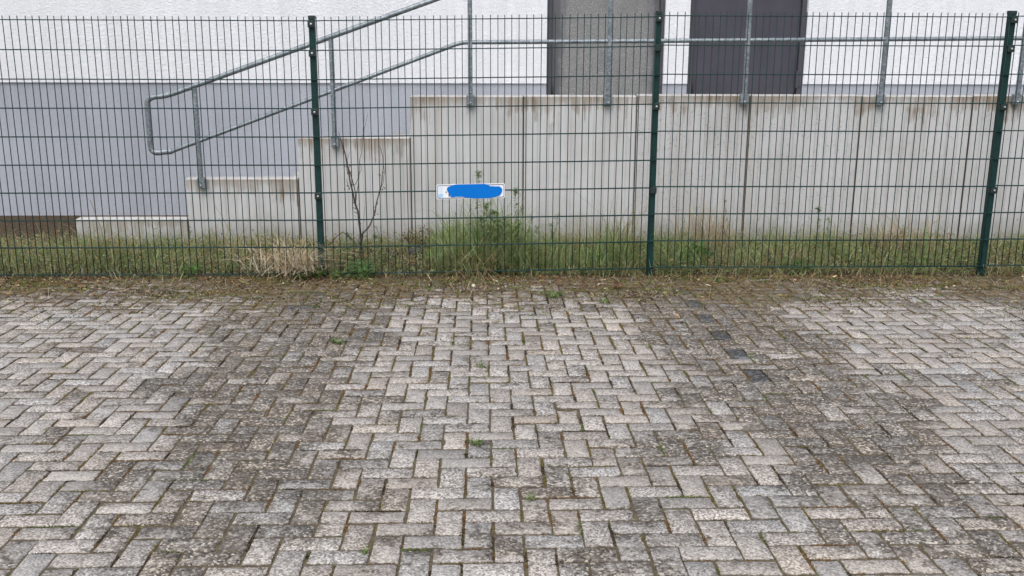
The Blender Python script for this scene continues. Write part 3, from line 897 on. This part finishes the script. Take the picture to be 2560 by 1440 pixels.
# dense green stand in the middle and beside the right post
for (xa, xb, ya, yb, cnt, h0) in ((-0.38, 0.40, 7.6, 8.9, 4200, 0.24), (0.46, 1.14, 7.6, 8.8, 1500, 0.15), (1.35, 1.7, 7.7, 8.8, 700, 0.16), (1.9, 3.8, 7.7, 8.9, 1300, 0.15), (-3.6, -1.9, 7.7, 8.9, 1300, 0.12)):
    p = strip_pts(cnt, xa, xb, ya, yb); n = len(p)
    parts.append(blades(p, rng.gamma(7, h0 / 7, n) * (0.35 + 0.6 * height_factor(p[:, 0]) / height_factor(p[:, 0]).mean()) + 0.03, rng.uniform(0.003, 0.0065, n), rng.uniform(0, 6.28, n), rng.uniform(0.02, 0.5, n), rng.uniform(0.0, 0.9, n), pick(GREEN + HERB + OLIVE[:1], n), pick(GREEN + HERB + OLIVE, n)))
gr = veg('grass', parts, M['grass'])
tag(gr, 'mixed green and dry grass growing between fence and concrete wall', 'grass', kind='stuff')

# low broad leaved ground cover
p = strip_pts(40000, y0=7.53); p = p[clumpy(p, 3.3, -0.6, 9.0)]; n = len(p)
p[:, 2] += rng.uniform(0.0, 0.11, n)
dr = np.stack([rng.normal(0, 1, n), rng.normal(0, 1, n), rng.uniform(-0.1, 0.9, n)], -1)
nm = np.stack([rng.normal(0, .4, n), rng.normal(0, .4, n), np.ones(n)], -1)
p2 = strip_pts(26000, y0=7.56, y1=9.0); p2 = p2[clumpy(p2, 2.1, -0.55, 3.0)]; m = len(p2)
p2[:, 2] += rng.exponential(0.062, m).clip(0, 0.30) * height_factor(p2[:, 0]) + 0.02
dr2 = np.stack([rng.normal(0, 1, m), rng.normal(0, 1, m), rng.uniform(-0.2, 1.3, m)], -1)
cov = veg('ground_cover', [leaves(p, dr, nm, rng.uniform(0.012, 0.034, n), rng.uniform(0.006, 0.016, n), pick(GREEN + HERB + OLIVE + RUST + DRY[:2], n)),
                           leaves(p2, dr2, rng.normal(0, 1, (m, 3)), rng.uniform(0.012, 0.032, m), rng.uniform(0.004, 0.010, m), pick(GREEN + GREEN + OLIVE + DRY[:2], m))], M['leaf'])
tag(cov, 'low leafy ground cover under the grass behind the fence', 'ground cover', kind='stuff')

# ------------------------------------------------------------------ litter and moss on the paving
def flakes(p, size, color, tilt=0.25):
    n = len(p)
    a = rng.uniform(0, 6.28, n)
    d = np.stack([np.cos(a), np.sin(a), rng.normal(0, tilt, n)], -1)
    nm = np.stack([rng.normal(0, tilt, n), rng.normal(0, tilt, n), np.ones(n)], -1)
    return leaves(p, d, nm, size, size * rng.uniform(0.25, 0.7, n), color, 0.05)
n = 16000
y = 7.56 - rng.gamma(1.4, 0.24, n); x = rng.uniform(-5.0, 5.6, n)
keep = (y > 5.0) & (rng.random(n) < np.clip(0.35 + 0.8 * (np.sin(x * 2.1) * np.sin(x * 5.3 + y * 4) + 0.5), 0.12, 1))
x, y = x[keep], y[keep]; n = len(x)
z = np.where(y < 7.46, pave_z(y) + 0.002, soil_z(y) + 0.004) + rng.uniform(0, 0.007, n)
lit = veg('litter', [flakes(np.stack([x, y, z], -1), rng.gamma(3, 0.0045, n) + 0.004, 0.72 * pick(RUST + DRY + OLIVE, n, [4, 4, 5, 3, 1, 2, 1, 3, 2, 2, 3], 0.35))], M['litter'])
tag(lit, 'brown leaf litter and dry bits lying along the paving edge', 'litter', kind='stuff')
n = 1900
x = rng.uniform(-5, 5.6, n); y = 7.52 - rng.gamma(1.6, 0.22, n); k_ = y > 5.6; x, y = x[k_], y[k_]; n = len(x)
z = np.where(y < 7.46, pave_z(y) + 0.003, soil_z(y))
dead = veg('dry_grass_bits', [blades(np.stack([x, y, z], -1), rng.uniform(0.03, 0.11, n), rng.uniform(0.002, 0.0042, n), rng.uniform(0, 6.28, n), rng.uniform(0.6, 0.95, n), rng.uniform(0, 0.3, n), 0.7 * pick(DRY + OLIVE + RUST[:2], n))], M['straw'])
tag(dead, 'dry grass bits scattered over the paving near the fence', 'litter', kind='stuff')

# moss cushions in the joints: short dense tufts
mp, mc = [], []
for k in vis:
    cx, cy, hz = pav[k]
    rnd = random.Random(k * 31 + 5)
    far = smooth(4.0, 6.8, cy)
    bb = bay(cx, cy)
    dens = 0.34 + 0.75 * far + 0.15 * bb
    for side in range(4):
        if rnd.random() > dens * (0.42 if side < 2 else 0.85): continue
        if side < 2: L_, ax = (0.2 if hz else 0.1), 0
        else: L_, ax = (0.1 if hz else 0.2), 1
        sgn = -1 if side % 2 else 1
        ln = L_ * rnd.uniform(0.15, 1.0); st = rnd.uniform(-L_ / 2, L_ / 2 - ln)
        m = int(ln * 1300 * rnd.uniform(0.7, 1.6))
        hx, hy = (0.1, 0.05) if hz else (0.05, 0.1)
        g = rnd.random()
        pal = (0.11, 0.14, 0.045) if g < 0.09 else ((0.16, 0.13, 0.052) if g < 0.36 else ((0.17, 0.105, 0.048) if g < 0.74 else (0.06, 0.046, 0.032)))
        big = 0.006 if rnd.random() < 0.12 else 0.0016
        for _ in range(m):
            a_ = st + ln * rnd.random(); off = rnd.gauss(0, (0.0028 if ax == 0 else 0.0042) + big)
            mp.append((cx + (a_ if ax == 0 else sgn * hx + off), cy + (sgn * hy + off if ax == 0 else a_)))
            mc.append(pal)
# cushions creeping over the pavers along the fence
nb_ = 190000
xb = rng.uniform(-4.6, 5.2, nb_); yb = 7.50 - rng.gamma(1.5, 0.46, nb_)
dn = 0.55 * np.sin(xb * 3.1 + yb * 2) * np.sin(yb * 6.3 - xb) + 0.65 * np.sin(xb * 17.7 + 2 + 2 * np.sin(yb * 9)) * np.sin(yb * 31 + 2.4 * np.sin(xb * 7)) + 0.6 * np.sin(xb * 41 + 3 * np.sin(yb * 13)) * np.sin(yb * 67 + 2 * np.sin(xb * 19))
kb = (yb > 5.6) & (dn + rng.normal(0, 0.22, nb_) > 0.22 + 0.46 * np.clip((7.42 - yb), 0, 2.2))
xb, yb, dn = xb[kb], yb[kb], dn[kb]
BP = np.array([(0.075, 0.054, 0.036), (0.16, 0.112, 0.064), (0.24, 0.165, 0.090), (0.15, 0.150, 0.050), (0.115, 0.165, 0.045), (0.045, 0.030, 0.018), (0.30, 0.25, 0.16)])
pi_ = (np.floor((np.sin(xb * 5.3 + 1.7) + np.sin(yb * 9.1 + xb * 2.3)) * 1.9 + 3.5 + rng.normal(0, 1.0, len(xb)))).astype(int) % 7
mp += list(zip(xb, yb)); mc += [tuple(c) for c in BP[pi_]]
n_band = len(xb)
mp = np.array(mp); mc = np.array(mc); n = len(mp)
P = np.stack([mp[:, 0], mp[:, 1], pave_z(mp[:, 1]) - 0.008 + rng.uniform(0, 0.006, n)], -1)
P[n - n_band:, 2] += 0.0055
mc = mc * (1 + rng.normal(0, 0.3, (n, 1))) * (1 + rng.normal(0, 0.08, (n, 3)))
dr = np.stack([rng.normal(0, .8, n), rng.normal(0, .8, n), np.ones(n)], -1)
nm = rng.normal(0, 1, (n, 3))
ms = veg('moss', [leaves(P, dr, nm, rng.uniform(0.003, 0.0075, n) * np.where(np.arange(n) >= n - n_band, 1.7, 1), rng.uniform(0.003, 0.006, n) * np.where(np.arange(n) >= n - n_band, 1.5, 1), np.clip(mc, 0.006, .4), 0.1)], M['moss'])
tag(ms, 'brown and green moss filling the joints of the paving', 'moss', kind='stuff')

# ------------------------------------------------------------------ single plants
def weed(name, stems, label, cat='weed', group=None, leaf=(0.030, 0.009), per=46, pal=None, stem_mat='stem', rad=0.0034, up=0.5):
    """stems: list of lists of world points from foot to tip"""
    pal = pal or HERB
    org = np.array(stems[0][0], float)
    root = empty(name, tuple(org)); tag(root, label, cat, group)
    LP = []
    for pts in stems:
        pts = np.array(pts, float) - org
        MB().tube([tuple(q) for q in pts], [rad * (1 - 0.7 * i / (len(pts) - 1)) for i in range(len(pts))], 5).build('stem', M[stem_mat], root)
        seg = np.cumsum([0] + [np.linalg.norm(b - a) for a, b in zip(pts, pts[1:])])
        m = max(9, int(0.9 * per * seg[-1] / 0.5))
        s = seg[-1] * np.concatenate([0.12 + 0.88 * rng.random(m - m // 3) ** 0.75, 1 - np.abs(rng.normal(0, 0.045, m // 3))])
        B = np.stack([np.interp(s, seg, pts[:, i]) for i in range(3)], -1)
        a = rng.uniform(0, 6.28, m)
        d = np.stack([np.cos(a), np.sin(a), np.full(m, up) + rng.normal(0, .25, m)], -1)
        nm = np.stack([-np.cos(a) * .5, -np.sin(a) * .5, np.ones(m)], -1)
        f = 1.25 - 0.45 * s / seg[-1]
        LP.append(leaves(B, d, nm, 1.35 * leaf[0] * f * rng.uniform(.6, 1.4, m), 1.4 * leaf[1] * f * rng.uniform(.7, 1.3, m), pick(pal, m), 0.3))
    veg('leaves', LP, M['leaf'], root)
    return root
def stem_pts(xb, Y, xt, yt, sway=0.015, n=6, Yt=None):
    f = np.array(at(xb, 600, Y)); f[2] = soil_z(Y)
    f[0] = at(xb, project((f[0], Y, f[2]))[1], Y)[0]
    t = np.array(at(xt, yt, Yt or Y))
    out = []
    for i in range(n):
        u = i / (n - 1); q = f * (1 - u) + t * u
        q[:2] += rng.normal(0, sway, 2) * math.sin(u * math.pi)
        out.append(q)
    return out
weed('tall_weed', [stem_pts(1205, 8.0, 1197, 428)], 'tallest thin leafy weed rising behind the number plate', leaf=(0.040, 0.010), per=60)
weed('tall_weed', [stem_pts(1218, 7.9, 1216, 510), stem_pts(1212, 7.9, 1203, 545), stem_pts(1226, 7.9, 1232, 528)], 'bushy green weed just below the number plate', leaf=(0.042, 0.015), per=90)
weed('tall_weed', [stem_pts(1284, 8.1, 1289, 472), stem_pts(1278, 8.1, 1274, 560)], 'tall feathery green weed beside the right edge of the number plate', leaf=(0.036, 0.011), per=95)
weed('tall_weed', [stem_pts(1240, 8.0, 1241, 532), stem_pts(1244, 8.0, 1252, 556), stem_pts(1238, 8.0, 1226, 566)], 'branched green weed between the bushy one and the feathery one', leaf=(0.036, 0.012), per=100)
weed('tall_weed', [stem_pts(1268, 7.9, 1262, 545), stem_pts(1274, 7.9, 1296, 560), stem_pts(1280, 7.9, 1284, 575)], 'spreading green weed at the foot of the feathery one', leaf=(0.036, 0.012), per=100)
weed('tall_weed', [stem_pts(1338, 8.0, 1344, 568), stem_pts(1346, 8.0, 1362, 585)], 'thin green weed between the slender forked one and the lone leafy one', leaf=(0.028, 0.010), per=80)
weed('tall_weed', [stem_pts(1300, 8.0, 1303, 520), stem_pts(1312, 8.0, 1330, 540)], 'slender forked weed against the middle wall joint', leaf=(0.030, 0.011), per=60)
weed('tall_weed', [stem_pts(1384, 8.3, 1394, 536), stem_pts(1380, 8.3, 1378, 560)], 'short leafy weed standing alone before the slab right of the middle joint', leaf=(0.034, 0.012), per=70)
weed('tall_weed', [stem_pts(1180, 7.9, 1172, 558), stem_pts(1186, 7.9, 1188, 572), stem_pts(1160, 8.0, 1150, 560)], 'grassy green weed left of the bushy one below the plate', leaf=(0.034, 0.008), per=80)
weed('tall_weed', [stem_pts(1250, 7.8, 1246, 560), stem_pts(1262, 7.8, 1268, 575), stem_pts(1240, 7.8, 1232, 590)], 'low dense green weed under the right end of the plate', leaf=(0.034, 0.011), per=110)
weed('tall_weed', [stem_pts(1815, 8.4, 1812, 500), stem_pts(1820, 8.4, 1818, 545)], 'dry brown seed stalk weed near the wall right of the green post', leaf=(0.018, 0.006), per=60, pal=DRY + OLIVE, stem_mat='twig')
weed('tall_weed', [stem_pts(862, 8.0, 868, 585), stem_pts(874, 8.0, 872, 592)], 'small fresh green weed left of the dead shrub', leaf=(0.030, 0.010), per=120)
weed('tall_weed', [stem_pts(945, 8.2, 940, 588), stem_pts(955, 8.2, 952, 595)], 'small fresh green weed right of the dead shrub', leaf=(0.028, 0.010), per=120)
weed('tall_weed', [stem_pts(2050, 8.2, 2046, 520), stem_pts(2062, 8.2, 2072, 550)], 'leafy green weed in the fence bay with no plate, far from the dead shrub', leaf=(0.036, 0.012), per=90)

# broad leaf weeds
def broad_weed(px, py, Y, rad, n, label, size=(0.05, 0.032), pal=GREEN, hgt=0.07, cat='weed', name='broadleaf_weed', onpave=False, group=None):
    if onpave: c = gnd(px, py)
    else: c = np.array(at(px, py, Y)); c[2] = soil_z(Y) if Y > 7.46 else pave_z(Y)
    root = empty(name, tuple(c)); tag(root, label, cat, group)
    a = rng.uniform(0, 6.28, n); el = rng.uniform(0.05, 1.1, n); rr = rad * rng.uniform(0.25, 1.0, n)
    d = np.stack([np.cos(a) * np.cos(el), np.sin(a) * np.cos(el), np.sin(el)], -1)
    B = np.stack([np.cos(a) * rr * .7, np.sin(a) * rr * .7, hgt * rng.random(n)], -1)
    st = MB()
    for b in B[: min(n, 40)]: st.tube([(0, 0, -0.004), (b[0] * .5, b[1] * .5, b[2] * .7 + .004), tuple(b)], [0.0016, 0.0014, 0.001], 4)
    st.build('stem', M['stem'], root)
    nm = np.stack([-np.cos(a) * .6, -np.sin(a) * .6, np.ones(n)], -1)
    veg('leaves', [leaves(B, d, nm, size[0] * rng.uniform(.5, 1.2, n), size[1] * rng.uniform(.6, 1.2, n), pick(pal, n), 0.3)], M['leaf'], root)
    return root
DEEP = [(0.06, 0.15, 0.038), (0.08, 0.19, 0.045), (0.12, 0.23, 0.055)]
broad_weed(905, 672, 7.49, 0.14, 190, 'bright toothed leafy weed growing through the fence foot by the dead shrub', (0.05, 0.022), [(0.10, .23, .07), (.13, .27, .09), (.07, .17, .055)], 0.11)
broad_weed(842, 684, 7.47, 0.08, 60, 'low round leaved weed at the fence foot between straw heap and toothed weed', (0.030, 0.026), DEEP + [(0.10, .17, .03)], 0.06)
broad_weed(792, 684, 7.47, 0.06, 40, 'bright green leaves touching the base of the post beside the straw heap', (0.032, 0.028), [(.10, .18, .03), (.07, .15, .03)], 0.07)
broad_weed(755, 688, 7.45, 0.12, 110, 'dark ivy like leaves creeping below the straw heap', (0.026, 0.022), [(.03, .075, .02), (.05, .10, .025)], 0.05)
broad_weed(1750, 600, 8.0, 0.12, 60, 'dark green dock plant right of the green post with bare soil foot', (0.11, 0.035), DEEP, 0.16)
broad_weed(1232, 672, 7.6, 0.07, 50, 'low dark leaves behind the bottom wire under the plate', (0.035, 0.022), DEEP, 0.05)
broad_weed(2000, 640, 7.62, 0.10, 70, 'toothed leafy weed at the fence foot before the dark door', (0.045, 0.022), DEEP, 0.10)
broad_weed(480, 668, 7.55, 0.11, 80, 'leafy weed at the fence foot below the stairs', (0.045, 0.022), DEEP, 0.10)

# weeds in the paving joints
FRESH = [(0.10, 0.17, 0.035), (0.075, 0.14, 0.03), (0.13, 0.18, 0.05)]
for (px, py, rad, n, sz, lab) in [(846, 857, 0.045, 34, (0.030, 0.014), 'fresh green weed in a joint of the dark strip nearest the dead shrub'),
                             (1384, 742, 0.075, 60, (0.040, 0.012), 'pale green rosette in the mossy pavers before the fence'),
                             (1510, 758, 0.05, 34, (0.032, 0.009), 'thin green sprig in mossy pavers near the pale rosette'),
                             (1190, 1112, 0.045, 40, (0.016, 0.008), 'patch of green moss like weed on a pale paver corner'),
                             (1326, 1249, 0.025, 24, (0.012, 0.007), 'tiny yellow green tuft beside a dark stained paver'),
                             (914, 1383, 0.018, 16, (0.012, 0.008), 'tiny bright green sprout in a wide joint'),
                             (1200, 918, 0.030, 24, (0.022, 0.009), 'small green sprig on worn pavers in the middle of the bay'),
                             (1622, 870, 0.022, 18, (0.016, 0.007), 'small green sprig in a joint near the dark marker pavers'),
                             (1800, 705, 0.05, 34, (0.032, 0.010), 'green sprig at the mossy paving edge below the mesh')]:
    broad_weed(px, py, 0, rad, n, lab, sz, FRESH, 0.018, name='paving_weed', onpave=True)
broad_weed(1545, 722, 0, 0.035, 26, 'rust red dry sprig lying in the mossy pavers', (0.03, 0.010), [(0.22, 0.07, 0.03), (.15, .06, .03)], 0.03, name='paving_weed', onpave=True)

# grass tussocks: countable clumps of their own
def tussock(px, py, Y, n, h, spread, label, cols, tips, lean=(0.05, 0.5), curl=(0.1, 0.9), width=(0.003, 0.006), cat='grass clump', name='grass_tussock', mat='grass', bias=None):
    c = np.array(at(px, py, Y)); c[2] = float(soil_z(Y)) if Y > 7.46 else pave_z(Y)
    p = np.stack([rng.normal(0, spread, n), rng.normal(0, spread, n), np.zeros(n)], -1)
    ang = rng.uniform(0, 6.28, n) if bias is None else rng.normal(bias, 0.7, n)
    v = blades(p, rng.gamma(8, h / 8, n), rng.uniform(*width, n), ang, rng.uniform(*lean, n), rng.uniform(*curl, n), pick(cols, n), pick(tips, n))
    V, Q, T, C = v
    o = link(name, np_mesh(name, V, [Q, T], C), M[mat], None, tuple(c))
    return tag(o, label, cat)
tussock(1188, 640, 7.58, 170, 0.25, 0.06, 'long grass drooping through the fence below the plate', GREEN + OLIVE, OLIVE + DRY, (0.02, 0.3), (0.2, 1.0))
tussock(1180, 670, 7.47, 26, 0.20, 0.07, 'few pale arching blades hanging over the paving edge', [(0.30, 0.29, 0.15), (0.24, 0.26, 0.11)], DRY, (0.1, 0.4), (0.5, 1.3), (0.003, 0.005), bias=-1.6)
tussock(1560, 600, 8.6, 130, 0.40, 0.07, 'tall wispy grass clump at the stained wall joint left of the green post', GREEN + OLIVE, DRY, (0.0, 0.35), (0.1, 0.7), (0.002, 0.0045))
tussock(1530, 630, 7.9, 300, 0.22, 0.10, 'thick fresh green grass clump left of the green post with bare soil foot', GREEN, GREEN + OLIVE, (0.02, 0.4), (0.1, 0.7))
tussock(1740, 600, 8.7, 150, 0.36, 0.09, 'tall straw grass clump behind the dark dock plant', OLIVE + DRY, DRY, (0.0, 0.3), (0.0, 0.5), (0.002, 0.0045))
tussock(1800, 600, 8.5, 170, 0.33, 0.10, 'bleached grass clump beside the dry seed stalk', DRY, DRY, (0.0, 0.4), (0.1, 0.8), (0.002, 0.0045))
tussock(1440, 615, 8.4, 160, 0.26, 0.10, 'thin olive grass clump between the lone weed and the tall wispy grass', OLIVE + GREEN, DRY, (0.0, 0.35), (0.0, 0.6), (0.002, 0.0045))
tussock(2250, 610, 8.4, 240, 0.32, 0.14, 'dry grass clump near the far fence post of the plain bay', OLIVE + DRY, DRY)
tussock(560, 630, 8.3, 260, 0.22, 0.15, 'olive grass clump below the foot of the railing', OLIVE + GREEN, DRY)
tussock(250, 640, 8.1, 260, 0.24, 0.15, 'green grass clump beside the lowest wall slab', GREEN + OLIVE, OLIVE + DRY)
# straw heap by the left post: long bleached stalks lying across each other
def heap(px, py, Y, n, w, label):
    c = np.array(at(px, py, Y)); c[2] = pave_z(Y) if Y < 7.46 else float(soil_z(Y))
    p = np.stack([rng.normal(0, w, n), rng.normal(0, 0.07, n), rng.uniform(0, 0.10, n)], -1)
    v1 = blades(p, rng.uniform(0.10, 0.36, n), rng.uniform(0.0035, 0.0065, n), rng.uniform(0, 6.28, n), rng.uniform(0.35, 0.95, n), rng.uniform(0.1, 0.9, n),
                pick([(0.58, 0.51, 0.38), (0.48, 0.40, 0.28), (0.64, 0.58, 0.47), (0.36, 0.26, 0.18)], n), pick(DRY, n))
    o = link('straw_heap', np_mesh('straw_heap', v1[0], [v1[1], v1[2]], v1[3]), M['straw'], None, tuple(c))
    return tag(o, label, 'straw')
heap(744, 650, 7.54, 330, 0.085, 'bleached straw heap tangled in the mesh at the post near the dead shrub')
heap(670, 655, 7.56, 120, 0.12, 'thinner spread of bleached straw further along from the post straw heap')

# rusty clump with rubble at the wall foot
cl = np.array(at(1050, 604, 8.75)); cl[2] = float(soil_z(8.75))
root = empty('withered_plant', tuple(cl)); tag(root, 'rust brown withered cushion plant on dark rubble at the wall foot', 'plant')
n = 900
a = rng.uniform(0, 6.28, n); el = np.abs(rng.normal(0, .7, n)); rr = rng.random(n) ** .5
B = np.stack([np.cos(a) * rr * 0.17 * np.cos(el), np.sin(a) * rr * .12, 0.05 + 0.15 * rr * np.abs(np.sin(el + .25))], -1)
d = B + np.stack([rng.normal(0, .05, n), rng.normal(0, .05, n), rng.uniform(0, .15, n)], -1)
veg('leaves', [leaves(B, d, rng.normal(0, 1, (n, 3)), rng.uniform(.008, .026, n), rng.uniform(.004, .010, n), pick(RUST + OLIVE + DRY[:1], n))], M['leaf'], root)
st = MB()
for k in range(0, n, 22): st.tube([(0, 0, 0), tuple(B[k] * .6), tuple(B[k])], [.002, .0015, .001], 4)
st.build('stem', M['twig'], root)
def rock(px, py, Y, s, label):
    c = np.array(at(px, py, Y)); m = MB(); rnd = random.Random(int(px))
    import bmesh
    b = bmesh.new(); bmesh.ops.create_icosphere(b, subdivisions=2, radius=1)
    for v in b.verts:
        k = 0.8 + 0.4 * hash01(round(v.co.x * 2.2), round(v.co.y * 2.2) + round(v.co.z * 2.2) * 3 + px)
        v.co = Vector((v.co.x * s[0] * k, v.co.y * s[1] * k, v.co.z * s[2] * k))
    me = bpy.data.meshes.new('rubble_stone'); b.to_mesh(me); b.free()
    c[2] = float(soil_z(Y)) + s[2] * 0.6
    return tag(link('rubble_stone', me, M['rock'], None, tuple(c)), label, 'stone')
rock(1092, 608, 8.62, (0.055, 0.05, 0.035), 'dark rubble stone right of the withered cushion plant')
rock(1040, 616, 8.5, (0.07, 0.05, 0.05), 'dark rubble stone in front of the withered cushion plant')
rock(985, 618, 8.5, (0.04, 0.04, 0.025), 'small dark rubble stone left of the withered cushion plant')

# dead shrub
YS = 7.95
root = empty('dead_shrub', tuple(at(905, 640, YS))); root.location.z = float(soil_z(YS))
tag(root, 'bare dead shrub with dark forked stems behind the fence', 'shrub')
ro = Vector(root.location)
def branch(pts, r0_, r1_, dy=0.0, name='branch'):
    P = []
    for i, (x, y) in enumerate(pts):
        q = Vector(at(x, y, YS + dy * i / (len(pts) - 1))) - ro; P.append(q)
    # finer, slightly crooked
    Q = []
    for a, b in zip(P, P[1:]):
        for t in (0, 0.33, 0.66):
            Q.append(a.lerp(b, t) + Vector((random.gauss(0, .0035), random.gauss(0, .004), random.gauss(0, .002))))
    Q.append(P[-1]); m = len(Q)
    return MB().tube(Q, [r0_ + (r1_ - r0_) * i / (m - 1) for i in range(m)], 6).build(name, M['twig'], root, smooth=True)
branch([(908, 668), (905, 625), (903, 590), (893, 530), (876, 455), (862, 385), (853, 355), (846, 330)], .0115, .0022, -.1)
branch([(903, 600), (908, 585), (925, 562), (942, 515), (952, 470), (959, 420), (957, 385), (948, 365)], .0075, .0018, .1)
branch([(890, 520), (886, 470), (872, 420), (860, 372), (858, 340)], .005, .0015, .12)
branch([(878, 462), (890, 462), (896, 435), (903, 420), (900, 400)], .0035, .001, -.05)
branch([(888, 510), (893, 470), (898, 420), (905, 360), (910, 300), (908, 245)], .0035, .001, .1)
branch([(905, 350), (911, 320), (919, 283)], .002, .0008, .05)
branch([(950, 478), (958, 455), (962, 430), (960, 372)], .003, .001, -.05)
branch([(876, 475), (868, 462), (866, 448)], .004, .001, -.03)
branch([(905, 590), (908, 560), (912, 515)], .003, .001, .06)
branch([(934, 566), (942, 568), (950, 590), (955, 605)], .003, .0012, .05)
branch([(820, 614), (838, 595), (856, 579), (878, 595), (898, 618)], .0042, .0026, -.2)
branch([(900, 640), (898, 600), (901, 575)], .006, .002, .08)
branch([(872, 440), (866, 425), (868, 400), (874, 380)], .0025, .0008, .03)
branch([(945, 505), (936, 520), (934, 545)], .003, .001, .03)
n = 90
bp_ = [(866, 470), (872, 430), (890, 520), (893, 535), (940, 530), (957, 470), (887, 505), (868, 415), (952, 440), (900, 560)]
cc = np.array([at(*bp_[k % len(bp_)], YS) for k in range(n)]) - np.array(ro) + rng.normal(0, 0.014, (n, 3))
veg('withered_leaves', [leaves(cc, rng.normal(0, 1, (n, 3)), rng.normal(0, 1, (n, 3)), rng.uniform(.010, .026, n), rng.uniform(.004, .010, n), pick([(.10, .07, .05), (.14, .10, .07), (.07, .05, .04)], n))], M['litter'], root)
